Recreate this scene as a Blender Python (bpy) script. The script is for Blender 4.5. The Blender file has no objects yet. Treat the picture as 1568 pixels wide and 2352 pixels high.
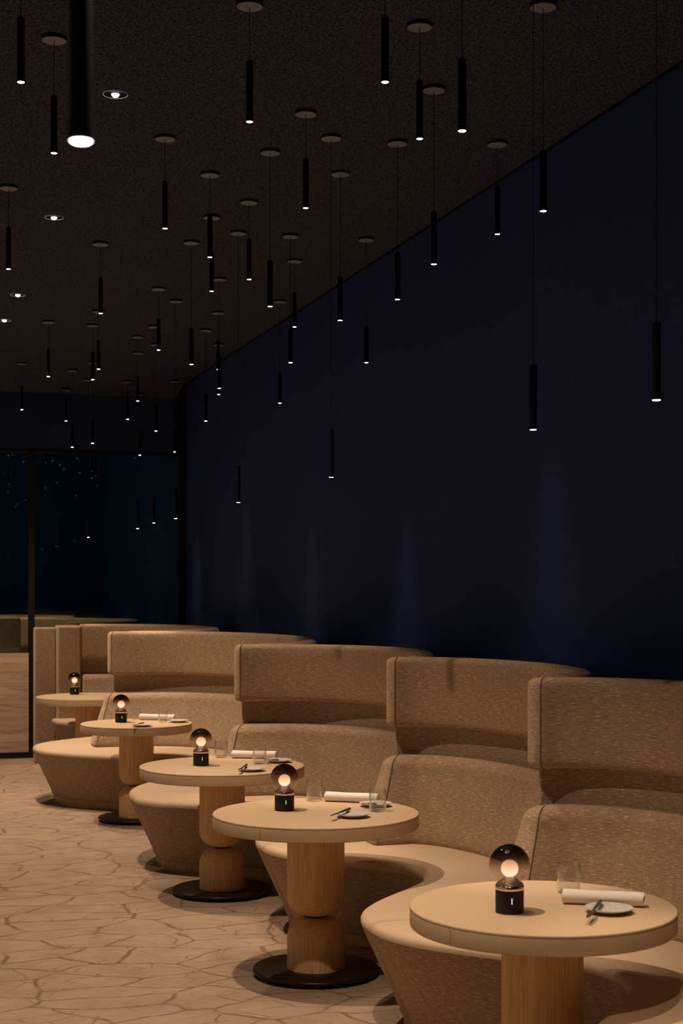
import bpy, math, random
from math import sin, cos, pi, radians, sqrt
from mathutils import Vector

S = bpy.context.scene
COL = S.collection
random.seed(7)

# ------------------------------------------------------------------ camera
TH = radians(17.3); F = 3480.0; CX = 784.0; HY = 1353.0; CZ = 1.69
cd = bpy.data.cameras.new('camera'); cam = bpy.data.objects.new('camera', cd); COL.objects.link(cam)
cam.location = (0, 0, CZ); cam.rotation_euler = (pi/2, 0, -TH)
cd.sensor_fit = 'VERTICAL'; cd.sensor_height = 36; cd.lens = F/2352*36
cd.shift_y = (HY-1176)/2352
cd.clip_start = .05
cd.dof.use_dof = True; cd.dof.focus_distance = 6.8; cd.dof.aperture_fstop = 5.4
S.camera = cam

# ------------------------------------------------------------------ world, exposure, lamp power
AMB = .21
w = bpy.data.worlds.new('world'); S.world = w; w.use_nodes = True
w.node_tree.nodes['Background'].inputs[0].default_value = (1.0, .76, .58, 1)
w.node_tree.nodes['Background'].inputs[1].default_value = AMB
S.view_settings.view_transform = 'Standard'; S.view_settings.look = 'None'
S.view_settings.gamma = 1; S.view_settings.use_curve_mapping = False
S.view_settings.exposure = 0.0
PEND_W = 36.0            # watts of each pendant spot
DOWN_W = 310.0           # watts of each recessed downlight
LAMPCOL = (1.0, .745, .53)
try:
    S.cycles.transparent_max_bounces = 24
    S.cycles.use_light_tree = True
    S.cycles.sample_clamp_indirect = 3.0
except Exception: pass

CEIL = CZ+2.12; WX = 3.12; GY = 15.45

def ray(px, d):
    u = (px-CX)/F*d
    return d*sin(TH)+u*cos(TH), d*cos(TH)-u*sin(TH)
def at_z(px, py, z):              # point of a level surface at height z
    d = F*(CZ-z)/(py-HY)
    x, y = ray(px, d); return x, y, d
def z_at(py, d): return CZ-(py-HY)*d/F

# ------------------------------------------------------------------ materials
MATS = {}
def newmat(name):
    m = bpy.data.materials.new(name); m.use_nodes = True
    nt = m.node_tree; b = nt.nodes['Principled BSDF']; MATS[name] = m
    return m, nt, b
def N(nt, t, **kw):
    n = nt.nodes.new(t)
    for k, v in kw.items(): setattr(n, k, v)
    return n
def plain(name, col, rough=.6, metal=0, spec=.5):
    m, nt, b = newmat(name)
    b.inputs['Base Color'].default_value = (*col, 1); b.inputs['Roughness'].default_value = rough
    b.inputs['Metallic'].default_value = metal; b.inputs['Specular IOR Level'].default_value = spec
    return m
def ramp(nt, pts):
    r = N(nt, 'ShaderNodeValToRGB'); e = r.color_ramp.elements
    while len(e) < len(pts): e.new(.5)
    for i, (p, c) in enumerate(pts): e[i].position = p; e[i].color = (*c, 1)
    return r
def mapped_noise(nt, src, scale, nscale=1.0, detail=2, rough=.5, dist=0):
    mp = N(nt, 'ShaderNodeMapping'); mp.inputs['Scale'].default_value = scale
    nt.links.new(src, mp.inputs['Vector'])
    n = N(nt, 'ShaderNodeTexNoise'); n.inputs['Scale'].default_value = nscale
    n.inputs['Detail'].default_value = detail; n.inputs['Roughness'].default_value = rough
    n.inputs['Distortion'].default_value = dist
    nt.links.new(mp.outputs[0], n.inputs['Vector']); return n
def mix(nt, f, a, b, mode='MIX'):
    m = N(nt, 'ShaderNodeMix', data_type='RGBA', blend_type=mode)
    for i, v in ((0, f), (6, a), (7, b)):
        if hasattr(v, 'links'): nt.links.new(v, m.inputs[i])
        elif isinstance(v, (int, float)): m.inputs[i].default_value = v
        else: m.inputs[i].default_value = (*v, 1)
    return m.outputs[2]
def bump(nt, b, h, strength, dist):
    bp = N(nt, 'ShaderNodeBump'); bp.inputs['Strength'].default_value = strength; bp.inputs['Distance'].default_value = dist
    nt.links.new(h, bp.inputs['Height']); nt.links.new(bp.outputs[0], b.inputs['Normal'])

# tweed: woven along u, pale slubs scattered over a brown ground
def tweed(name, dark, mid, pale):
    m, nt, b = newmat(name); tc = N(nt, 'ShaderNodeTexCoord'); uv = tc.outputs['UV']
    n1 = mapped_noise(nt, uv, (24, 420, 1), 1, 2, .6)
    n2 = mapped_noise(nt, uv, (180, 420, 1), 1, 1, .5)
    n3 = mapped_noise(nt, uv, (34, 320, 1), 1, 1, .5)
    n3.inputs['Distortion'].default_value = .3
    n4 = mapped_noise(nt, uv, (1.4, 2.2, 1), 1, 2, .5)
    r1 = ramp(nt, [(.34, dark), (.62, mid)]); nt.links.new(n1.outputs[0], r1.inputs[0])
    r2 = ramp(nt, [(.3, (.80,)*3), (.7, (1.15,)*3)]); nt.links.new(n2.outputs[0], r2.inputs[0])
    c = mix(nt, 1.0, r1.outputs[0], r2.outputs[0], 'MULTIPLY')
    r3 = ramp(nt, [(.64, (0, 0, 0)), (.71, (.75,)*3)]); nt.links.new(n3.outputs[0], r3.inputs[0])
    c = mix(nt, r3.outputs[0], c, pale)
    r4 = ramp(nt, [(.3, (.93,)*3), (.7, (1.06,)*3)]); nt.links.new(n4.outputs[0], r4.inputs[0])
    c = mix(nt, 1.0, c, r4.outputs[0], 'MULTIPLY')
    nt.links.new(c, b.inputs['Base Color'])
    b.inputs['Roughness'].default_value = .95; b.inputs['Specular IOR Level'].default_value = .1
    b.inputs['Sheen Weight'].default_value = .25; b.inputs['Sheen Roughness'].default_value = .5
    b.inputs['Sheen Tint'].default_value = (1, .8, .6, 1)
    bump(nt, b, n1.outputs[0], .35, .002)
    return m
tweed('tweed', (.225, .154, .098), (.455, .318, .205), (.86, .66, .44))

def leather(name, col, var=.06):
    m, nt, b = newmat(name); tc = N(nt, 'ShaderNodeTexCoord')
    n = mapped_noise(nt, tc.outputs['Object'], (1, 1, 1), 420, 2, .6)
    r = ramp(nt, [(.3, tuple(c*(1-var*2) for c in col)), (.7, tuple(c*(1+var) for c in col))])
    nt.links.new(n.outputs[0], r.inputs[0]); nt.links.new(r.outputs[0], b.inputs['Base Color'])
    b.inputs['Roughness'].default_value = .62; b.inputs['Specular IOR Level'].default_value = .3
    bump(nt, b, n.outputs[0], .2, .001)
    return m
leather('table_leather', (.54, .395, .25))
leather('seat_tan', (.50, .365, .245))
MATS['seat_tan'].node_tree.nodes['Principled BSDF'].inputs['Roughness'].default_value = .85
plain('seam_thread', (.20, .13, .075), .8)
plain('piping', (.27, .18, .115), .9)

def wood(name, a, c, bstr=.1):
    m, nt, b = newmat(name); tc = N(nt, 'ShaderNodeTexCoord')
    n = mapped_noise(nt, tc.outputs['Object'], (60, 60, 2.2), 1, 5, .65)
    n2 = mapped_noise(nt, tc.outputs['Object'], (300, 300, 9), 1, 2, .5)
    r = ramp(nt, [(.3, a), (.7, c)]); nt.links.new(n.outputs[0], r.inputs[0])
    r2 = ramp(nt, [(.35, (.78,)*3), (.6, (1.05,)*3)]); nt.links.new(n2.outputs[0], r2.inputs[0])
    nt.links.new(mix(nt, 1, r.outputs[0], r2.outputs[0], 'MULTIPLY'), b.inputs['Base Color'])
    b.inputs['Roughness'].default_value = .5; b.inputs['Specular IOR Level'].default_value = .35
    bump(nt, b, n2.outputs[0], bstr, .002); return m
wood('oak', (.62, .37, .15), (.84, .545, .25))
wood('plinth_wood', (.40, .23, .11), (.52, .32, .16))

# low infill panel with drifting horizontal veins
m, nt, b = newmat('veined_panel'); tc = N(nt, 'ShaderNodeTexCoord')
n = mapped_noise(nt, tc.outputs['Object'], (.45, 1, 8), 1.6, 3, .5, .5)
r = ramp(nt, [(.30, (.42, .28, .19)), (.47, (.66, .46, .33)), (.50, (.44, .29, .19)), (.53, (.68, .48, .34)), (.8, (.74, .54, .40))])
nt.links.new(n.outputs[0], r.inputs[0]); nt.links.new(r.outputs[0], b.inputs['Base Color']); b.inputs['Roughness'].default_value = .5

# carpet: pale shards parted by darker meandering lines
m, nt, b = newmat('carpet'); tc = N(nt, 'ShaderNodeTexCoord'); P = tc.outputs['Object']
dn = mapped_noise(nt, P, (1, 1, 1), 1.5, 3, .5)
def warp(src, noise, amt):
    a = N(nt, 'ShaderNodeVectorMath', operation='SUBTRACT'); nt.links.new(noise.outputs['Color'], a.inputs[0]); a.inputs[1].default_value = (.5, .5, .5)
    s = N(nt, 'ShaderNodeVectorMath', operation='SCALE'); nt.links.new(a.outputs[0], s.inputs[0]); s.inputs['Scale'].default_value = amt
    d = N(nt, 'ShaderNodeVectorMath', operation='ADD'); nt.links.new(src, d.inputs[0]); nt.links.new(s.outputs[0], d.inputs[1])
    return d.outputs[0]
wp = warp(P, dn, .34)
def cracks(scale, rot, sc, w0, w1):
    mp = N(nt, 'ShaderNodeMapping'); mp.inputs['Scale'].default_value = sc; mp.inputs['Rotation'].default_value = (0, 0, rot)
    nt.links.new(wp, mp.inputs['Vector'])
    v = N(nt, 'ShaderNodeTexVoronoi', feature='DISTANCE_TO_EDGE', voronoi_dimensions='2D'); v.inputs['Scale'].default_value = scale
    nt.links.new(mp.outputs[0], v.inputs['Vector'])
    mr = N(nt, 'ShaderNodeMapRange'); mr.inputs['From Min'].default_value = w0; mr.inputs['From Max'].default_value = w1
    mr.inputs['To Min'].default_value = 1; mr.inputs['To Max'].default_value = 0
    nt.links.new(v.outputs['Distance'], mr.inputs['Value']); return mr.outputs[0]
c1 = cracks(2.5, .75, (1, 1.7, 1), .016, .040); c2 = cracks(4.6, -.15, (1, 2.2, 1), .012, .032)
gate = mapped_noise(nt, P, (1, 1, 1), 1.7, 2, .5); gr = ramp(nt, [(.40, (0, 0, 0)), (.52, (.9,)*3)]); nt.links.new(gate.outputs[0], gr.inputs[0])
mu = N(nt, 'ShaderNodeMath', operation='MULTIPLY'); nt.links.new(c2, mu.inputs[0]); nt.links.new(gr.outputs[0], mu.inputs[1])
mx = N(nt, 'ShaderNodeMath', operation='MAXIMUM'); nt.links.new(c1, mx.inputs[0]); nt.links.new(mu.outputs[0], mx.inputs[1])
brk = mapped_noise(nt, P, (1, 1, 1), 9, 3, .6); br = ramp(nt, [(.34, (.35,)*3), (.52, (1,)*3)]); nt.links.new(brk.outputs[0], br.inputs[0])
mu2 = N(nt, 'ShaderNodeMath', operation='MULTIPLY'); nt.links.new(mx.outputs[0], mu2.inputs[0]); nt.links.new(br.outputs[0], mu2.inputs[1])
pile = mapped_noise(nt, P, (1, 1, 1), 160, 2, .7); pr = ramp(nt, [(.3, (.82,)*3), (.7, (1.12,)*3)]); nt.links.new(pile.outputs[0], pr.inputs[0])
blotch = mapped_noise(nt, P, (1, 1, 1), 5, 4, .6); blr = ramp(nt, [(.35, (.30, .213, .15)), (.65, (.365, .267, .19))]); nt.links.new(blotch.outputs[0], blr.inputs[0])
c = mix(nt, mu2.outputs[0], blr.outputs[0], (.185, .122, .082)); c = mix(nt, 1, c, pr.outputs[0], 'MULTIPLY')
nt.links.new(c, b.inputs['Base Color']); b.inputs['Roughness'].default_value = .95; b.inputs['Specular IOR Level'].default_value = .1
bump(nt, b, pile.outputs[0], .4, .003)

# ceiling: dark sprayed acoustic grain
m, nt, b = newmat('ceiling_grain'); tc = N(nt, 'ShaderNodeTexCoord')
n = mapped_noise(nt, tc.outputs['Object'], (1, 1, 1), 85, 3, .85)
r = ramp(nt, [(.36, (.010, .013, .021)), (.66, (.125, .146, .215))]); nt.links.new(n.outputs[0], r.inputs[0])
nt.links.new(r.outputs[0], b.inputs['Base Color']); b.inputs['Roughness'].default_value = 1; b.inputs['Specular IOR Level'].default_value = 0
bump(nt, b, n.outputs[0], .5, .006)

m, nt, b = newmat('navy_wall'); tc = N(nt, 'ShaderNodeTexCoord')
n = mapped_noise(nt, tc.outputs['Object'], (1, 1, 1), 60, 3, .6)
r = ramp(nt, [(.3, (.025, .045, .148)), (.7, (.033, .056, .18))]); nt.links.new(n.outputs[0], r.inputs[0])
nt.links.new(r.outputs[0], b.inputs['Base Color']); b.inputs['Roughness'].default_value = .9; b.inputs['Specular IOR Level'].default_value = .15
plain('dark_teal', (.018, .12, .36), .9, 0, .1)
plain('bulkhead_navy', (.03, .045, .11), .9, 0, .1)
plain('black_metal', (.006, .006, .007), .45, .2)
plain('frame_metal', (.008, .008, .009), .5, .3)
plain('canopy_white', (.26, .29, .38), .6)
plain('trim_metal', (.75, .78, .85), .4, .3)
plain('tube_black', (.004, .006, .014), .7, 0, .08)
plain('base_bronze', (.035, .024, .014), .32, .7)
plain('lamp_black', (.012, .011, .010), .6, 0, .3)
plain('lamp_chrome', (.80, .66, .58), .14, 1)
plain('lamp_cone', (.42, .29, .23), .35, .4)
plain('linen', (.80, .73, .68), .9, 0, .1)
plain('knife_steel', (.10, .085, .08), .4, .6)
plain('groove_dark', (.06, .04, .025), .9)
m, nt, b = newmat('stone_plate'); tc = N(nt, 'ShaderNodeTexCoord')
n = mapped_noise(nt, tc.outputs['Object'], (1, 1, 1), 260, 3, .7)
r = ramp(nt, [(.38, (.30, .27, .25)), (.55, (.62, .57, .54))]); nt.links.new(n.outputs[0], r.inputs[0])
nt.links.new(r.outputs[0], b.inputs['Base Color']); b.inputs['Roughness'].default_value = .5

def emit(name, col, st):
    m, nt, b = newmat(name); nt.nodes.remove(b); e = N(nt, 'ShaderNodeEmission')
    e.inputs[0].default_value = (*col, 1); e.inputs[1].default_value = st
    nt.links.new(e.outputs[0], nt.nodes['Material Output'].inputs[0]); return m
emit('led', (.93, .92, 1.0), 9)
emit('reflected_led', (.8, .85, 1.0), .16)  # faint glow standing in for pendant lenses reflected in the glass
emit('mark_light', (1, .8, .6), 1.2)
# glowing opal ball: emission rises towards the top to offset the smoked glass
m, nt, b = newmat('opal'); nt.nodes.remove(b)
tc = N(nt, 'ShaderNodeTexCoord'); sp = N(nt, 'ShaderNodeSeparateXYZ'); nt.links.new(tc.outputs['Generated'], sp.inputs[0])
r = ramp(nt, [(0, (.25, .20, .14)), (.4, (.25, .185, .115)), (.75, (.32, .215, .12)), (1, (.42, .26, .14))]); nt.links.new(sp.outputs[2], r.inputs[0])
e = N(nt, 'ShaderNodeEmission'); e.inputs[1].default_value = 4.6; nt.links.new(r.outputs[0], e.inputs[0])
nt.links.new(e.outputs[0], nt.nodes['Material Output'].inputs[0])

def shell_glass(name, pts, refl=1.0, tint_refl=(1, 1, 1), coord='Generated', power=4.5):
    m, nt, b = newmat(name); nt.nodes.remove(b)
    tc = N(nt, 'ShaderNodeTexCoord'); sp = N(nt, 'ShaderNodeSeparateXYZ'); nt.links.new(tc.outputs[coord], sp.inputs[0])
    r = ramp(nt, pts); nt.links.new(sp.outputs[2], r.inputs[0])
    t = N(nt, 'ShaderNodeBsdfTransparent'); nt.links.new(r.outputs[0], t.inputs[0])
    g = N(nt, 'ShaderNodeBsdfGlossy'); g.inputs['Roughness'].default_value = .02; g.inputs['Color'].default_value = (*tint_refl, 1)
    f = N(nt, 'ShaderNodeLayerWeight'); f.inputs[0].default_value = .5
    pw = N(nt, 'ShaderNodeMath', operation='POWER'); pw.inputs[1].default_value = power; nt.links.new(f.outputs['Facing'], pw.inputs[0])
    mu = N(nt, 'ShaderNodeMath', operation='MULTIPLY_ADD'); mu.inputs[1].default_value = .7*refl; mu.inputs[2].default_value = .05*refl; mu.use_clamp = True; nt.links.new(pw.outputs[0], mu.inputs[0])
    ms = N(nt, 'ShaderNodeMixShader'); nt.links.new(mu.outputs[0], ms.inputs[0]); nt.links.new(t.outputs[0], ms.inputs[1]); nt.links.new(g.outputs[0], ms.inputs[2])
    nt.links.new(ms.outputs[0], nt.nodes['Material Output'].inputs[0]); return m
shell_glass('smoked_globe', [(.34, (.96, .93, .91)), (.54, (.58, .47, .41)), (.70, (.18, .12, .10)), (.9, (.08, .05, .045))], .9)
shell_glass('clear_glass', [(0, (.97, .97, .96)), (1, (.97, .97, .96))], 1.7, power=2.6)
shell_glass('tinted_pane', [(0, (.75, .79, .74)), (1, (.75, .79, .74))], .5, (.6, .8, .8))

# ------------------------------------------------------------------ mesh helpers
def link(name, verts, faces, mat=None, parent=None, uvs=None, smooth=False, loc=None, sharp=None):
    me = bpy.data.meshes.new(name); me.from_pydata(verts, [], faces); me.update()
    if uvs:
        uvl = me.uv_layers.new(name='uv')
        for p in me.polygons:
            for li, vi in zip(p.loop_indices, p.vertices): uvl.data[li].uv = uvs[vi]
    if smooth:
        for p in me.polygons: p.use_smooth = True
        if sharp is not None:
            try: me.set_sharp_from_angle(angle=radians(sharp))
            except Exception: pass
    o = bpy.data.objects.new(name, me); COL.objects.link(o)
    if mat: me.materials.append(MATS[mat])
    if parent: o.parent = parent
    if loc: o.location = loc
    return o
def tag(o, label=None, cat=None, group=None, kind=None):
    if label: o['label'] = label
    if cat: o['category'] = cat
    if group: o['group'] = group
    if kind: o['kind'] = kind
    return o
def empty(name, loc=(0, 0, 0), rz=0, **kw):
    o = bpy.data.objects.new(name, None); COL.objects.link(o); o.location = loc; o.rotation_euler = (0, 0, rz)
    o.empty_display_size = .05
    return tag(o, **kw)
class MB:
    def __init__(s): s.v = []; s.f = []
    def add(s, v, f):
        n = len(s.v); s.v += [tuple(p) for p in v]; s.f += [tuple(i+n for i in q) for q in f]
    def box(s, a, b):
        x0, y0, z0 = a; x1, y1, z1 = b
        s.add([(x0, y0, z0), (x1, y0, z0), (x1, y1, z0), (x0, y1, z0), (x0, y0, z1), (x1, y0, z1), (x1, y1, z1), (x0, y1, z1)],
              [(0, 3, 2, 1), (4, 5, 6, 7), (0, 1, 5, 4), (1, 2, 6, 5), (2, 3, 7, 6), (3, 0, 4, 7)])
    def lathe(s, prof, n=48, c=(0, 0, 0)):
        rows = []; v = []; f = []
        for r, z in prof:
            if r < 1e-6: rows.append([len(v)]); v.append((c[0], c[1], c[2]+z))
            else:
                rows.append(list(range(len(v), len(v)+n)))
                v += [(c[0]+r*cos(2*pi*i/n), c[1]+r*sin(2*pi*i/n), c[2]+z) for i in range(n)]
        for a, b in zip(rows, rows[1:]):
            for i in range(n):
                j = (i+1) % n
                if len(a) == 1 and len(b) == 1: continue
                if len(a) == 1: f.append((a[0], b[j], b[i]))
                elif len(b) == 1: f.append((a[i], a[j], b[0]))
                else: f.append((a[i], a[j], b[j], b[i]))
        s.add(v, f)
    def build(s, name, mat, parent=None, loc=None, smooth=True, sharp=35, bevel=0):
        o = link(name, s.v, s.f, mat, parent, smooth=smooth, loc=loc, sharp=sharp)
        if bevel:
            md = o.modifiers.new('bevel', 'BEVEL'); md.width = bevel; md.segments = 3; md.limit_method = 'ANGLE'
        return o
def lathe(name, prof, mat, parent=None, loc=None, n=48, sharp=35):
    m = MB(); m.lathe(prof, n); return m.build(name, mat, parent, loc, True, sharp)
def arc(cx, cz, r, a0, a1, n): return [(cx+r*cos(radians(a0+(a1-a0)*i/n)), cz+r*sin(radians(a0+(a1-a0)*i/n))) for i in range(n+1)]
def slab(name, a, b, mat, kind='structure', parent=None, label=None, bevel=0):
    m = MB(); m.box(a, b); o = m.build(name, mat, parent, smooth=False, bevel=bevel)
    if kind: o['kind'] = kind
    if label: o['label'] = label
    return o

# ------------------------------------------------------------------ room
YB = 21.0; XL = -4.5; YF = -2.5
slab('floor', (XL, YF, -.1), (WX+.2, YB, 0), 'carpet', label='beige carpet patterned with pale shards and darker crack lines')
slab('ceiling', (XL, YF, CEIL), (WX+.2, YB, CEIL+.1), 'ceiling_grain', label='dark grainy acoustic ceiling')
slab('wall_right', (WX, YF, 0), (WX+.2, YB, CEIL), 'navy_wall', label='plain dark navy wall behind the booths')
slab('wall_front', (XL, YF-.2, 0), (WX+.2, YF, CEIL), 'navy_wall')
slab('wall_beyond', (WX-.03, GY+.05, 0), (WX, YB, CEIL), 'dark_teal', label='dark teal side wall beyond the glass partition')
slab('wall_back', (XL, YB, 0), (WX+.2, YB+.2, CEIL), 'dark_teal', label='dark teal wall beyond the glass partition')
# bulkhead over the glass, and the drooping ceiling edge in front of it
slab('wall_bulkhead', (XL, GY-.06, 3.10), (WX, GY+.10, CEIL), 'bulkhead_navy', label='dark bulkhead above the glass partition')
m = MB(); z1 = 3.655; y0 = GY-1.15
prof = [(y0, CEIL)] + [(y0+(GY-.06-y0)*(i/14), CEIL-(CEIL-z1)*(1-cos(pi/2*i/14))) for i in range(1, 15)]
for (ya, za), (yb, zb) in zip(prof, prof[1:]):
    m.add([(XL, ya, za), (WX-.12, ya, za), (WX-.12, yb, zb), (XL, yb, zb)], [(0, 3, 2, 1)])
m.add([(WX-.12, y, z) for y, z in prof]+[(WX-.12, GY-.06, CEIL)], [tuple(range(len(prof)+1))])
o = m.build('trim_1', 'ceiling_grain', smooth=True); tag(o, 'ceiling edge curving down to the bulkhead', kind='structure')

# glass partition
win = empty('window_1', (0, GY, 0), kind='structure', label='black framed floor to ceiling tinted glass partition')
def pxX(px):                      # x on the partition plane under image column px
    k = (px-CX)/F; return GY*(sin(TH)+k*cos(TH))/(cos(TH)-k*sin(TH))
def wbox(name, a, b, mat, bevel=0, label=None):
    m = MB(); m.box(a, b); o = m.build(name, mat, win, smooth=False, bevel=bevel)
    if label: o['label'] = label
    return o
PX = pxX(72)
wbox('glass_pane', (XL, -.006, .05), (PX-.03, .006, 3.06), 'tinted_pane')
wbox('glass_pane', (PX+.03, -.006, .05), (WX-.06, .006, 3.06), 'tinted_pane')
wbox('post', (PX-.03, -.04, 0), (PX+.03, .04, 3.10), 'frame_metal', .003)
wbox('post', (WX-.075, -.045, 0), (WX, .045, 3.10), 'frame_metal', .003)
wbox('post', (WX-.13, -.062, 3.10), (WX, -.06, CEIL), 'frame_metal')
wbox('header_rail', (XL, -.04, 3.06), (WX, .04, 3.12), 'frame_metal', .003)
wbox('bottom_rail', (XL, -.045, 0), (WX, .045, .06), 'frame_metal', .003)
wbox('infill_panel', (XL, -.03, .06), (PX-.03, -.010, 1.05), 'veined_panel', label='low veined beige panel in the partition frame')
# skirting line where ceiling meets the wall
slab('trim_2', (WX-.012, YF, CEIL-.012), (WX, GY-.1, CEIL), 'frame_metal')

# ------------------------------------------------------------------ booths
def booth(xn, yn, xf, yf, bxn, bxf, name='curved_banquette', xout=3.0, p=1.0, pocket=2.33, label='', skip_bench=False, trim=0, ex=1):
    root = empty(name, (xout-.6, (yn+yf)/2, 0), label=label, cat='banquette', group='curved tweed booths along the wall')
    ox, oy = xout-.6, (yn+yf)/2
    g = .006; ym = (yn+yf)/2; bb = (yf-yn)/2-g; NP = 72
    base = []
    f0 = -math.acos(min(1, (trim/(xout-xn))**(1/p))) if trim else -pi/2
    for i in range(NP+1):
        f = f0+(pi/2-f0)*i/NP; t = (sin(f)+1)/2; xt = xn+(xf-xn)*t
        base.append(Vector((xt+(xout-xt)*abs(cos(f))**p, ym+bb*sin(f))))
    # resample evenly along length
    L = [0]
    for a, b in zip(base, base[1:]): L.append(L[-1]+(b-a).length)
    M = 96; pts = []; j = 0
    for i in range(M+1):
        s = L[-1]*i/M
        while j < NP-1 and L[j+1] < s: j += 1
        k = (s-L[j])/max(1e-9, L[j+1]-L[j]); pts.append(base[j].lerp(base[j+1], min(1, max(0, k))))
    def outline(din, dout, ext, rc=.03):
        """closed plan outline: inner path near->far, far cap, outer path back, near cap"""
        q = [pts[0]+Vector((-1, 0))*ext] + pts + [pts[-1]+Vector((-1, 0))*ext] if ext > 1e-5 else [pts[0]]+pts+[pts[-1]]
        # keep the same count: first and last are the tip extensions
        n = len(q); nor = []
        for i in range(n):
            a = q[max(0, i-1)]; b = q[min(n-1, i+1)]
            if i == 0 or i == n-1: t = Vector((1, 0)) if i == 0 else Vector((-1, 0))
            elif i == 1: t = (q[2]-q[1]).normalized()+Vector((1, 0))
            elif i == n-2: t = (q[n-2]-q[n-3]).normalized()+Vector((-1, 0))
            else: t = b-a
            t = t.normalized(); nor.append(Vector((-t.y, t.x)))    # left of travel
        # travelling near->far (curving out to +x and back) the inner side is to the left
        inn = [q[i]+nor[i]*din for i in range(n)]; out = [q[i]+nor[i]*dout for i in range(n)]
        res = []; dist = []
        # rounded end caps: pull end points back by rc and add arc points
        def cap(pi_, po, d):
            w_ = (po-pi_).length; r_ = min(rc, w_*.48); u = (po-pi_).normalized(); r = []
            for a in range(1, 5):
                th = pi/2*a/4; r.append(pi_+u*(r_*(1-cos(th)))+d*(r_*sin(th)))
            for a in range(0, 4):
                th = pi/2*(1-a/4); r.append(po-u*(r_*(1-cos(th)))+d*(r_*sin(th)))
            return r
        dfar = Vector((-1, 0)); dnear = Vector((-1, 0))
        return inn, cap(inn[-1], out[-1], dfar), out[::-1], cap(out[0], inn[0], dnear)
    def solid(nm, slices, mat, par=root, rc=.03):
        rings = []; uvs = []; v = []
        vv = 0; prev = None
        for (z, din, dout, ext) in slices:
            a, c1_, o_, c2_ = outline(din, dout, ext, rc)
            ring = a+c1_+o_+c2_
            if prev is not None: vv += sqrt((z-prev[0])**2+(din-prev[1])**2)
            prev = (z, din)
            s = 0; last = None; us = []
            for pnt in ring:
                if last is not None: s += (pnt-last).length
                last = pnt; us.append(s)
            rings.append((len(v), len(ring), len(a), len(c1_)))
            v += [(pnt.x-ox, pnt.y-oy, z) for pnt in ring]; uvs += [(u, vv) for u in us]
        f = []; n = rings[0][1]
        for (b0, *_), (b1, *_) in zip(rings, rings[1:]):
            for i in range(n):
                k = (i+1) % n; f.append((b0+i, b0+k, b1+k, b1+i))
        for idx, flip in ((0, True), (-1, False)):
            b0, n, na, nc = rings[idx]
            quads = []
            for i in range(na-1):
                quads.append((b0+i, b0+i+1, b0+na+nc+(na-1)-(i+1), b0+na+nc+(na-1)-i))
            quads.append(tuple(b0+i for i in range(na-1, na+nc+1)))
            quads.append(tuple([b0+i for i in range(na+nc+na-1, n)]+[b0]))
            for q in quads: f.append(tuple(reversed(q)) if not flip else q)
        # duplicate seam of ring is harmless
        o = link(nm, v, f, mat, par, uvs=uvs, smooth=True, sharp=50)
        return o
    r = .028
    def rslices(z0, z1, d0, d1, e0, e1, dout, r=.028, k=4):
        out = []
        for i in range(k+1):
            th = pi/2*i/k; out.append((z0+r*(1-cos(th)), d0-r*(1-sin(th)), dout+r*(1-sin(th)), e0-r*(1-sin(th))))
        nmid = 6
        for i in range(1, nmid):
            t = i/nmid; out.append((z0+r+(z1-z0-2*r)*t, d0+(d1-d0)*t, dout, e0+(e1-e0)*t))
        for i in range(k+1):
            th = pi/2*i/k; out.append((z1-r*(1-sin(th)), d1-r*(1-cos(th)), dout+r*(1-cos(th)), e1-r*(1-cos(th))))
        return out
    T = .098
    hr = solid('headrest', rslices(1.0, 1.35, T, T, .03, .03, 0, .03), 'tweed')
    # piping seams just inside the front face of the headrest
    def pipe(nm, par, line, rad=.0035):
        cu = bpy.data.curves.new(nm, 'CURVE'); cu.dimensions = '3D'; sp = cu.splines.new('POLY'); sp.points.add(len(line)-1)
        for k_, q in enumerate(line): sp.points[k_].co = (*q, 1)
        cu.bevel_depth = rad; cu.bevel_resolution = 1
        o = bpy.data.objects.new(nm, cu); COL.objects.link(o); cu.materials.append(MATS['piping'])
        dg = bpy.context.evaluated_depsgraph_get(); me = bpy.data.meshes.new_from_object(o.evaluated_get(dg)); bpy.data.objects.remove(o)
        me.name = nm; o2 = bpy.data.objects.new(nm, me); COL.objects.link(o2); o2.parent = par; return o2
    def endline(slc, far):
        line = []
        for (z, din, dout, ext) in slc:
            a, *_ = outline(din+.001, dout, ext)
            q = a[-1] if far else a[0]
            line.append((q.x-.013-ox, q.y+(.001 if far else -.001)-oy, z))
        return line
    for far in (True, False):
        pipe('piping', hr, endline(rslices(1.0, 1.35, T, T, .03, .03, 0, .03), far))
    solid('back_shell', [(.30, .035, .01, .10*(1-ex)), (1.03, .035, .01, .10*(1-ex))], 'tweed', rc=.01)
    lc = rslices(.40, .865, .245, .15, .17*ex, .065*ex, .02, .07, 7)
    lb = solid('back_cushion', lc, 'tweed')
    for far in (True, False): pipe('piping', lb, endline(lc, far))
    if skip_bench: return root
    # bench: lofted sections from the front wave to the back path
    NB = 110; rows = []
    Fp = []; Bp = []
    for i in range(NB+1):
        t = i/NB; tip = bxn+(bxf-bxn)*(3*t*t-2*t**3)
        Fp.append(Vector((tip+(pocket-tip)*(sin(pi*t)**2)**1.3, yn+.003+(yf-yn-.006)*t)))
        f = math.asin(max(-1, min(1, 2*t-1))); xt = xn+(xf-xn)*t
        Bp.append(Vector((xt+(xout-xt)*abs(cos(f))**p, Fp[-1].y)))
    nF = []
    for i in range(NB+1):
        a = Fp[max(0, i-1)]; b_ = Fp[min(NB, i+1)]; t = (b_-a).normalized()
        if i in (0, NB): t = Vector((0, 1))
        nF.append(Vector((t.y, -t.x)))       # towards the wall
    prof = [(.172, .052), (.160, .054), (.151, .064), (.147, .085)]
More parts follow.
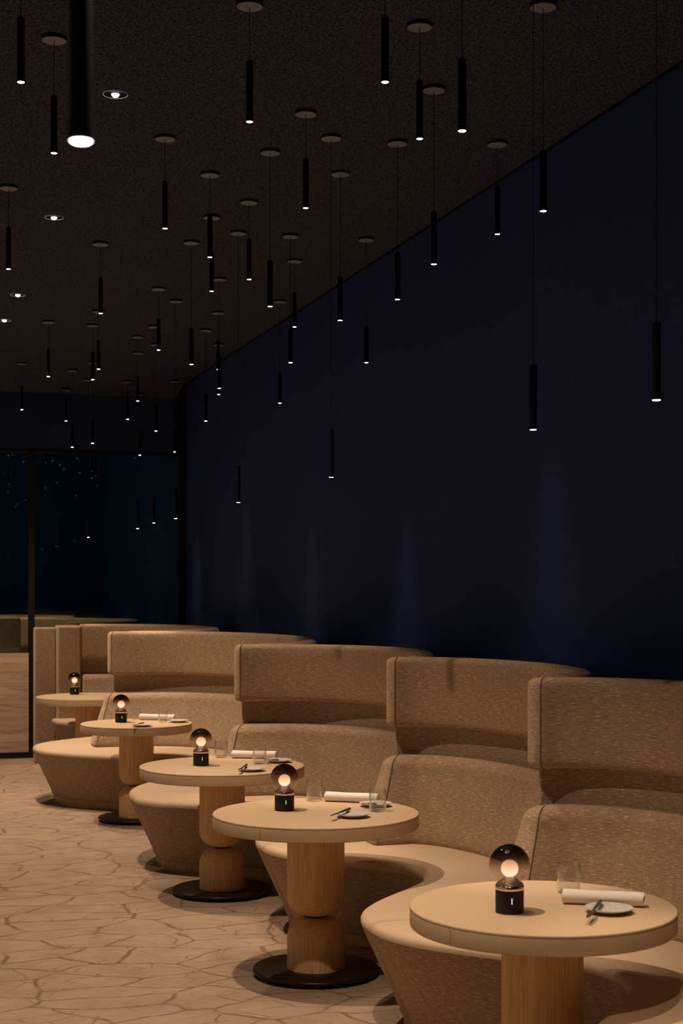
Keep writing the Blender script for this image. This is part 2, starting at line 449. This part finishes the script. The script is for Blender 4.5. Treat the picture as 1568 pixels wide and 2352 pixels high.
    for k_ in range(1, 9): prof.append((.147-.139*k_/8.0, .085+(.385-.085)*k_/8.0))
    prof += [(.001, .405), (0, .418), (.006, .430), (.018, .438), (.04, .4425), (.09, .444), (.2, .444)]
    def surf(nm, prof, mat, top=True, par=root, zend=.10):
        v = []; uv = []; f = []; ln = 0
        K = len(prof)+(3 if top else 0)
        for i in range(NB+1):
            if i: ln += (Fp[i]-Fp[i-1]).length
            s = min(i, NB-i)/NB*(yf-yn); puff = .016*max(0, 1-s/.03)**2
            vv = 0; pz = None
            for (d, z) in prof:
                q = Fp[i]+nF[i]*(d+puff); zz = z-puff*(.9 if z > .40 else 0)
                room = (Bp[i].x-.05)-q.x
                if room < 0: q = Vector((Bp[i].x-.05, q.y))
                if i in (0, NB): q.y = Fp[i].y
                if pz: vv += sqrt((d-pz[0])**2+(z-pz[1])**2)
                pz = (d, z); v.append((q.x-ox, q.y-oy, zz)); uv.append((ln, vv))
            if top:
                e = Vector((v[-1][0]+ox, v[-1][1]+oy)); bq = Vector((Bp[i].x-.03, Bp[i].y))
                for t in (.5, 1.0):
                    q = e.lerp(bq, t); v.append((q.x-ox, q.y-oy, v[-1][2])); uv.append((q.y*1.0, vv+(q-e).length))
                v.append((bq.x-ox, bq.y-oy, zend)); uv.append((ln, vv+1))
        for i in range(NB):
            for k_ in range(K-1):
                a = i*K+k_; f.append((a, a+1, a+K+1, a+K))
            f.append((i*K+K-1, i*K, (i+1)*K, (i+1)*K+K-1))
        f.append(tuple(reversed(range(K)))); f.append(tuple(NB*K+k_ for k_ in range(K)))
        return link(nm, v, f, mat, par, uvs=uv, smooth=True, sharp=60)
    ns = len(prof)-4
    surf('bench_base', prof[:-6]+[(.02, .418), (.12, .415)], 'tweed')
    surf('seat_top', [(.02, .416)]+prof[-7:], 'seat_tan', zend=.416)
    surf('plinth', [(.30, 0), (.168, 0), (.166, .058), (.30, .058)], 'plinth_wood', top=False)
    return root

C = [(2.50, 3.50), (2.485, 5.40), (2.535, 7.22), (2.20, 9.12), (1.885, 12.20), (2.00, 14.85)]
BT = [1.80, 1.79, 1.84, 1.52, 1.24, 1.68]
BL = ['nearest curved tweed booth at the right edge, around the nearest table',
      'second curved tweed booth from the front, behind the table with flute-grained lower drum',
      'third curved tweed booth from the front, behind the third table',
      'fourth curved tweed booth, widest complete one, its bench tip nearest the dark glass post',
      'farthest curved tweed booth in front of the glass, ending in a full height panel']
ps = [1, 1, 1, .82, .9]
booths = []
for i in range(5):
    (xn, yn), (xf, yf) = C[i], C[i+1]
    booths.append(booth(xn, yn, xf, yf, BT[i], BT[i+1], trim=.17, ex=(0 if i == 4 else 1), p=ps[i], label=BL[i]))
# full height upholstered end panel of the farthest booth
r5 = booths[4]
def part_box(nm, a, b, mat, root, bevel):
    o = root.location; m = MB(); m.box(tuple(a[i]-o[i] for i in range(3)), tuple(b[i]-o[i] for i in range(3)))
    v = m.build(nm, mat, root, smooth=False, bevel=bevel)
    me = v.data; uvl = me.uv_layers.new(name='uv')
    for pl in me.polygons:
        for li, vi in zip(pl.loop_indices, pl.vertices):
            c = me.vertices[vi].co; uvl.data[li].uv = (c.x+c.y, c.z)
    return v
part_box('end_panel', (1.735, 14.735, .0), (1.955, 15.05, 1.335), 'tweed', r5, .02)
part_box('end_panel', (1.535, 14.90, .0), (1.734, 15.10, 1.315), 'tweed', r5, .015)
# booths seen through the glass
booth(2.0, 15.7, 1.6, 18.3, 1.2, 1.2, xout=2.88, label='curved booth seen through the glass just beyond the partition', skip_bench=True)
booth(1.5, 18.4, 1.2, 20.6, 1.2, 1.2, xout=2.50, label='second curved booth seen through the glass, farther from the partition', skip_bench=True)
scr = empty('upholstered_screen', (0, 16.1, 0), label='olive looking upholstered screen behind the glass above the low veined panel', cat='screen')
part_box('headrest', (-2.5, 16.0, 1.0), (1.50, 16.16, 1.40), 'tweed', scr, .03)
part_box('base', (-2.5, 16.04, 0), (1.45, 16.14, 1.02), 'tweed', scr, .01)

# ------------------------------------------------------------------ tables
TOP = .71
T = [(1245, 2091, .410, 742), (725, 1866, .452, 523), (510, 1760, .456, 413), (313, 1662, .405, 314), (205, 1601, .482, 251)]
TN = ['nearest', 'second', 'third', 'fourth', 'farthest']
TL = ['nearest round table, cream leather top on oak drum, cut by the bottom edge',
      'second round leather topped table from the front, whole oak pedestal and bronze disc visible',
      'third round leather topped table from the front, two place settings on it',
      'fourth round leather topped table, smaller, beside the dark glass partition end',
      'farthest round leather topped table, bare but for a globe lamp']
tabs = []
def table(x, y, R, label, seam):
    r = empty('round_table', (x, y, 0), seam, label=label, cat='table', group='round pedestal tables')
    H = TOP; th = .062
    lathe('tabletop', [(0, H), (R-.004, H)]+arc(R-.004, H-.004, .004, 90, 0, 4)+[(R, H-.0072), (R-.002, H-.0080), (R-.002, H-.0086)], 'table_leather', r, n=128)
    o = lathe('rim', [(R-.002, H-.0086), (R-.002, H-.0094), (R-.0004, H-.0102), (R, H-.012)]+arc(R-.006, H-th+.006, .006, 0, -90, 4)+[(0, H-th)], 'table_leather', r, n=128)
    for a in (205, 325, 85):
        m = MB()
        t = radians(a); c, s = cos(t), sin(t); w_ = .0009
        v = []
        for rr in (R-.004, R+.0006):
            for ww in (-w_, w_):
                for z in (H-th+.004, H-.012): v.append((rr*c-ww*s, rr*s+ww*c, z))
        m.add(v, [(0, 1, 3, 2), (4, 6, 7, 5), (0, 4, 5, 1), (2, 3, 7, 6), (1, 5, 7, 3), (0, 2, 6, 4)])
        m.build('seam', 'seam_thread', o, smooth=False)
    q = .126; k = .085; zj = .262
    lathe('upper_drum', [(0, zj)]+[(q-k-.002, zj)]+arc(q-k, zj+k, k, -90, 0, 12)+[(q, .45), (q, H-th), (0, H-th)], 'oak', r, n=96)
    # lower drum: fine vertical fluting
    m = MB(); n = 240; prof = [(.0, .03), (q, .03), (q, .05), (q, .12)]+arc(q-k, zj-k-.008, k, 0, 90, 14)+[(0, zj-.008)]
    m.lathe(prof, n)
    vv = []
    for i, (a, b_, c) in enumerate(m.v):
        rr = sqrt(a*a+b_*b_)
        if rr > q-.03:
            ang = math.atan2(b_, a); kf = 1-.0012/rr*(i % 3 == 0)
            vv.append((a*kf, b_*kf, c))
        else: vv.append((a, b_, c))
    m.v = vv; m.build('lower_drum', 'oak', r, sharp=40)
    lathe('collar', [(0, zj-.009), (.05, zj-.009), (.05, zj+.001), (0, zj+.001)], 'groove_dark', r, n=32)
    lathe('base_disc', [(0, .014), (.270, .014), (.274, .017), (.277, .022), (.277, .027), (.273, .031), (0, .031)], 'base_bronze', r, n=96, sharp=50)
    lathe('foot_ring', [(.0, 0), (.245, 0), (.245, .015), (0, .015)], 'lamp_black', r, n=64)
    return r
TXY = []
for i, (px, py, R, s) in enumerate(T):
    d = F/s*1.0; x, y = ray(px, d); TXY.append((x, y))
    tabs.append(table(x, y, R, TL[i], radians((0, 18, -18, 0, 30)[i])))

# ------------------------------------------------------------------ globe lamps
def lamp(x, y, label, rz):
    r = empty('table_lamp', (x, y, TOP), rz, label=label, cat='lamp', group='smoked globe table lamps')
    b_ = lathe('base', [(0, 0), (.041, 0), (.043, .002), (.043, .069), (.042, .070), (0, .070)], 'lamp_black', r, n=64)
    lathe('metal_ring', [(0, .070), (.0425, .070), (.0435, .071), (.0435, .082), (.041, .0845), (.030, .085), (0, .085)], 'lamp_chrome', r, n=64, sharp=50)
    m = MB(); m.box((-.001, -.0445, .032), (.001, -.0425, .050)); m.build('indicator_mark', 'mark_light', b_, smooth=False)
    lathe('reflector_cone', [(.041, .085), (.040, .089), (.031, .095), (.020, .1035), (.012, .1085), (0, .109)], 'lamp_cone', r, n=48, sharp=60)
    lathe('glow_ball', [(.0265*sin(radians(a)), .133-.0265*cos(radians(a))) for a in range(0, 181, 9)], 'opal', r, n=40, sharp=180)
    R = .0625; zc = .084+.0595
    lathe('glass_globe', [(R*sin(radians(a)), zc-R*cos(radians(a))) for a in range(36, 181, 6)], 'smoked_globe', r, n=64, sharp=180)
    return r
for i, (px, py) in enumerate([(1170, 2098), (653, 1864), (461.5, 1761), (278, 1662), (171, 1598)]):
    x, y, d = at_z(px, py-3, TOP)
    lamp(x, y, f'smoked glass globe lamp glowing on the {TN[i]} table' if i else 'largest smoked glass globe lamp, on the nearest table', .16-math.atan2(x, y))

# ------------------------------------------------------------------ tableware
def tumbler(px, py, label, R=.0375, h=.095):
    x, y, d = at_z(px, py, TOP)
    o = lathe('drinking_glass', [(0, 0), (R-.006, 0), (R-.002, .002), (R, .007), (R, h-.001), (R-.0006, h), (R-.0013, h-.001), (R-.0015, .014), (R-.006, .009), (0, .007)], 'clear_glass', None, (x, y, TOP), 48, 60)
    return tag(o, label, 'glass', 'water tumblers on the tables')
def napkin(p0, p1, label):
    x0, y0, _ = at_z(*p0, TOP); x1, y1, _ = at_z(*p1, TOP)
    a = Vector((x0, y0)); b_ = Vector((x1, y1)); L = (b_-a).length; n = 36; rad = .0215
    v = []; f = []
    NS = 14
    for i in range(NS+1):
        t = i/NS; x = -L/2+L*t; rr = rad*(1+.03*sin(9*t+1)+.02*(t > .9))
        for k in range(n):
            th = 2*pi*k/n; q = rr*(1+.05*(k/n)*1.0)        # spiral: the loose edge stands proud
            v.append((x+(.002*sin(3*th)), q*1.12*cos(th-.6), rad+max(-rad, q*.98*sin(th-.6))))
    for i in range(NS):
        for k in range(n):
            j = (k+1) % n; f.append((i*n+k, i*n+j, (i+1)*n+j, (i+1)*n+k))
    f.append(tuple(range(n))[::-1]); f.append(tuple(NS*n+k for k in range(n)))
    # rolled ends: dark spiral step
    o = link('napkin_roll', v, f, 'linen', None, smooth=True, sharp=30, loc=((x0+x1)/2, (y0+y1)/2, TOP+.0012))
    o.rotation_euler = (0, 0, math.atan2(y1-y0, x1-x0))
    return tag(o, label, 'napkin', 'rolled white napkins on the tables')
def plate(px, py, label, R=.073):
    x, y, d = at_z(px, py, TOP)
    o = lathe('side_plate', [(0, .004), (.034, .004), (.034, 0), (.038, 0), (.042, .004), (R-.01, .0105), (R, .0155), (R, .0175), (R-.003, .018), (R-.016, .0125), (.03, .009), (0, .0085)], 'stone_plate', None, (x, y, TOP), 64, 50)
    tag(o, label, 'plate', 'speckled side plates on the tables'); return x, y
def knife(tip, end, label, zt=.010, ze=.034):
    x0, y0, _ = at_z(*tip, TOP+zt); x1, y1, _ = at_z(*end, TOP+ze)
    a = Vector((x0, y0, TOP+zt)); b_ = Vector((x1, y1, TOP+ze)); L = (b_-a).length
    r = empty('butter_knife', a, label=label, cat='knife', group='butter knives resting on the side plates')
    e = (b_-a).normalized(); r.rotation_euler = e.to_track_quat('X', 'Z').to_euler()
    def body(nm, prof, mat):
        v = []; f = []; n = 10
        for (x, wd, h) in prof:
            for k in range(n): th = 2*pi*k/n; v.append((x*L, wd*cos(th), h*sin(th)))
        for i in range(len(prof)-1):
            for k in range(n): j = (k+1) % n; f.append((i*n+k, (i+1)*n+k, (i+1)*n+j, i*n+j))
        f.append(tuple(range(n))); f.append(tuple((len(prof)-1)*n+k for k in range(n))[::-1])
        return link(nm, v, f, mat, r, smooth=True, sharp=50)
    body('blade', [(0, .0015, .0006), (.04, .005, .001), (.15, .008, .0012), (.35, .008, .0014), (.44, .004, .002), (.48, .0035, .0025)], 'knife_steel')
    body('handle', [(.46, .0035, .003), (.55, .005, .004), (.75, .006, .005), (.93, .007, .0055), (.98, .006, .005), (1, .003, .0025)], 'knife_steel')
# nearest table
tumbler(1306, 2050, 'clear tumbler behind the rolled napkin on the nearest table')
napkin((1292, 2074), (1478, 2083), 'rolled white napkin on the nearest table')
plate(1398, 2096, 'grey speckled side plate on the nearest table')
knife((1348, 2108), (1380, 2068), 'butter knife leaning across the plate on the nearest table', .0240, .0248)
# second
tumbler(722, 1839, 'clear tumbler between lamp and napkin on the second table')
tumbler(867, 1863, 'clear tumbler at the right, in front of the rear plate on the second table')
napkin((748, 1840), (868, 1845), 'rolled white napkin on the second table')
plate(810, 1877, 'grey speckled side plate in front on the second table')
plate(862, 1852, 'grey speckled side plate half hidden behind a tumbler on the second table')
knife((758, 1874), (804, 1857), 'butter knife on the front plate of the second table', .0240, .0248)
knife((828, 1845), (864, 1846), 'butter knife lying on the rear plate of the second table', .0240, .0248)
# third
tumbler(508, 1740, 'clear tumbler beside the lamp on the third table')
tumbler(596, 1754, 'clear tumbler in front of the napkin on the third table')
napkin((533, 1741), (634, 1743), 'rolled white napkin on the third table')
plate(578, 1771, 'grey speckled side plate in front on the third table')
plate(640, 1751, 'grey speckled side plate at the right rear of the third table')
knife((547, 1769), (567, 1756), 'butter knife on the front plate of the third table', .0240, .0248)
knife((606, 1745), (640, 1745), 'butter knife lying on the rear plate of the third table', .0240, .0248)
# fourth
tumbler(313, 1652, 'clear tumbler beside the lamp on the fourth table', .034, .085)
tumbler(374, 1659, 'clear tumbler in front of the napkin on the fourth table', .034, .085)
napkin((322, 1653), (401, 1655), 'rolled white napkin on the fourth table')
plate(326, 1669, 'grey speckled side plate in front on the fourth table')
plate(410, 1659, 'grey speckled side plate at the right edge of the fourth table')
knife((304, 1666), (330, 1660), 'butter knife on the front plate of the fourth table', .0240, .0248)

# ------------------------------------------------------------------ pendants
TLn = .219; PR = .0138
PD = [ # px, canopy y (None: depth given), bottom y, label
 (48, -5.15, 190, 'tube pendant at the top left corner, its canopy above the picture'),
 (124, 93, 353, 'tube pendant left of the blurred foreground tube, with canopy visible'),
 (186, -1.68, 326, 'large blurred foreground tube pendant at top left'),
 (573, 15, 281, 'tube pendant at top centre left with canopy at the very top'),
 (884, -5.08, 190, 'tube pendant at top right of centre, canopy out of view'),
 (963.5, 63, 320, 'tube pendant left of the pair at top right, large canopy visible'),
 (1061, -4.64, 302, 'thick tube pendant at upper right, alone in front of the ceiling'),
 (996, 208, 608, 'tube pendant crossing the ceiling edge right of centre'),
 (1247, 17, 486, 'tube pendant at upper right just below the ceiling edge'),
 (1224, -5.17, 988, 'low hanging tube pendant in front of the navy wall at right'),
 (1507, -4.3, 920, 'tube pendant nearest the right picture edge'),
 (702, 263, 479, 'tube pendant upper centre between two longer ones'),
 (379, 320, 526, 'tube pendant alone in the upper left of centre'),
 (620, 352, 705, 'tube pendant in the middle of the picture with long cord'),
 (760.5, 319, 1097, 'tube pendant on a very long cord in front of the wall at centre'),
 (912.5, 331, 689, 'tube pendant over the wall right of centre with long cord'),
 (1142, 333, 539, 'short pendant tucked under the ceiling edge at right'),
 (482, 403, 592, 'tube pendant overlapping another canopy left of centre'),
 (781, 401, 737, 'tube pendant just right of centre across the ceiling line'),
 (572, 466, 643, 'short corded tube pendant left of the central long one'),
 (19.5, 433, 619, 'tube pendant at the left picture edge'),
 (486, 501, 670, 'tube pendant whose top hides behind a nearer tube'),
 (547, 537, 1155, 'tube pendant on a very long cord left of centre, lowest against the wall'),
 (439.5, 559, 838, 'tube pendant above the room corner with long cord'),
 (667, 544, 834, 'tube pendant below centre in front of the wall beside a shorter one'),
 (231, 562, 721, 'tube pendant at left middle, overlapping a farther canopy'),
 (841, 552, 834, 'tube pendant against the navy wall with faint canopy on the ceiling edge'),
 (676, 601, 752, 'short pendant crossing the ceiling line near the centre'),
 (503.5, 643, 893, 'nearest of three tube pendants in one column near the room corner'),
 (501, 720, 850, 'middle of three tube pendants in one column near the room corner'),
 (502, 793, 907, 'rearmost of three tube pendants in one column near the room corner'),
 (642.5, 694, 927, 'small tube pendant against the wall left of centre'),
 (364, 665, 805, 'small tube pendant in front of a longer cord at left of the corner'),
 (403.5, 693, 1192, 'low tube pendant in front of the right end of the glass'),
 (472.5, 760, 968, 'small tube pendant beside the room corner in front of the wall'),
 (111, 741, 866, 'small tube pendant at far left of the rear group'),
 (226, 717, 849, 'right one of two close small tube pendants at left'),
 (213, 749, 873, 'left one of two close small tube pendants at left'),
 (316, 775, 1215, 'low tube pendant in front of the glass, lowest but one'),
 (316, 812, 922, 'small rear tube pendant overlapping the ceiling edge'),
 (314, 882, 1050, 'far tube pendant ending just below the bulkhead'),
 (353, 752, 1202, 'low tube pendant in front of the glass between two others'),
 (358, 793, 991, 'far tube pendant in front of the dark bulkhead, right of the middle'),
 (50, 836, 942, 'far tube pendant in front of the bulkhead at left'),
 (151.5, 868, 968, 'upper of two bright points close together on the bulkhead'),
 (154.5, 890, 990, 'lower of two bright points close together on the bulkhead'),
 (166, 848, 1028, 'far tube pendant ending on the lower edge of the bulkhead at left'),
 (212.5, 834, 1019, 'far tube pendant on the bulkhead right of the close pair'),
 (293, 864, 964, 'far tube pendant in front of the bulkhead below a short one'),
 (401, 866, 1039, 'far tube pendant by the right post of the glass'),
 (203, 860, 1235, 'faint lowest tube pendant in front of the glass'),
 # pendant reflections in the glass, stood in by added tubes behind it
 (29, -16.6, 1046, 'stand-in tube for a pendant reflection in the glass at upper left'),
 (105, -16.6, 1063, 'stand-in tube for a pendant reflection in the glass right of the dark post'),
 (211, -17.0, 1083, 'stand-in tube for the brighter of two pendant reflections in the glass'),
 (220, -17.6, 1093, 'stand-in tube for the fainter of two pendant reflections in the glass'),
 (20, -18.3, 1113, 'stand-in tube for a pendant reflection in the glass at the left edge'),
]
def lathe_mesh(name, prof, mat, n=24):
    o = lathe(name, prof, mat, n=n); me = o.data; bpy.data.objects.remove(o); return me
me_can = lathe_mesh('canopy', [(0, -.0165), (.0455, -.0165), (.0468, -.0155), (.0468, -.0145), (0, -.0145)], 'canopy_white', 40)
me_rim = lathe_mesh('canopy_rim', [(.030, -.0144), (.0478, -.0144), (.0478, 0), (.030, 0)], 'tube_black', 40)
me_tube = lathe_mesh('tube', [(0, TLn), (.004, TLn+.006), (.0045, TLn), (PR-.002, TLn), (PR-.0008, TLn-.003), (PR-.0008, .03), (PR, .012), (PR, 0), (PR-.0015, 0), (PR-.0015, .003)], 'tube_black', 28)
me_lens = lathe_mesh('lens', [(0, -.0012), (PR-.004, -.001), (PR-.0012, .0012), (PR-.0012, .003), (0, .003)], 'led', 24)
me_lensb = lathe_mesh('lens', [(0, -.0012), (PR-.004, -.001), (PR-.0012, .0012), (PR-.0012, .003), (0, .003)], 'reflected_led', 24)
sl = bpy.data.lights.new('pendant_light', 'SPOT'); sl.energy = PEND_W; sl.color = LAMPCOL; sl.spot_size = radians(33); sl.spot_blend = 1.0; sl.shadow_soft_size = .012
def child(nm, me, par, z):
    o = bpy.data.objects.new(nm, me); COL.objects.link(o); o.parent = par; o.location = (0, 0, z); return o
for (px, cy, by, lab) in PD:
    if cy < 0: d = -cy
    else: d = F*(CEIL-.014-CZ)/(HY-cy)
    x, y = ray(px, d)
    x = min(x, WX-.06)
    if 14.3 < y < 15.6 and cy > 0: y = min(y, GY-.15)
    zb = z_at(by-1, d)
    r = empty('pendant_light', (x, y, zb), label='slim black '+lab, cat='pendant light', group='slim black tube pendants hung from the ceiling')
    zc = CEIL
    if y > GY-1.2 and y < GY:
        t = (y-(GY-1.15))/(1.09); zc = CEIL-(CEIL-3.655)*(1-cos(pi/2*max(0, min(1, t))))
    cn = child('canopy', me_can, r, zc-zb); child('rim', me_rim, cn, 0)
    child('tube', me_tube, r, 0); child('lens', me_lens if y < GY else me_lensb, r, 0)
    lathe('cord', [(.0016, TLn), (.0016, zc-zb-.01)], 'black_metal', r, n=6)
    if y < GY:
        l = bpy.data.objects.new('spot', sl); COL.objects.link(l); l.parent = r; l.location = (0, 0, -.006)

# ------------------------------------------------------------------ recessed downlights over the aisle
dl = bpy.data.lights.new('downlight', 'SPOT'); dl.energy = DOWN_W; dl.color = LAMPCOL; dl.spot_size = radians(88); dl.spot_blend = .9; dl.shadow_soft_size = .03
def downlight(x, y, label):
    r = empty('recessed_downlight', (x, y, CEIL), label=label, cat='downlight', group='recessed downlights over the aisle')
    lathe('trim_ring', [(.0505, -.002), (.052, -.004), (.054, -.0035), (.055, 0), (.0505, 0)], 'trim_metal', r, n=40)
    lathe('baffle', [(.0503, -.0018), (.030, -.001), (.0, -.001)], 'tube_black', r, n=32)
    m = MB(); m.lathe([(0, -.016), (.010, -.013), (.016, -.006), (.017, -.0015), (0, -.0012)], 24); m.build('bulb', 'led', r)
    l = bpy.data.objects.new('spot', dl); COL.objects.link(l); l.parent = r; l.location = (0, 0, -.02)
for px, py, lab in [(265, 216, 'largest recessed downlight, at the upper left right of the blurred tube'), (124, 499, 'second recessed downlight, left above the middle'),
                    (41, 677, 'third recessed downlight near the left edge'), (10, 735, 'smallest recessed downlight at the left edge')]:
    d = F*(CEIL-CZ)/(HY-py); x, y = ray(px, d); downlight(x, y, lab)
downlight(1.0, 4.3, 'unseen added downlight over the aisle just above the picture')  # added out of view, continuing the row to light booth faces and aisle
downlight(1.0, 2.1, 'unseen added downlight over the aisle nearest the viewer')  # also added out of view, only to supply light
downlight(1.0, 16.9, 'unseen added downlight beyond the glass partition')  # added past the glass to brighten the booth tops there
downlight(1.0, 19.0, 'unseen added downlight farthest beyond the glass partition')  # second lamp added there for the far booth and back wall
downlight(1.0, 14.3, 'unseen added downlight over the aisle beside the glass partition')  # added out of view to light the infill panel and last booth
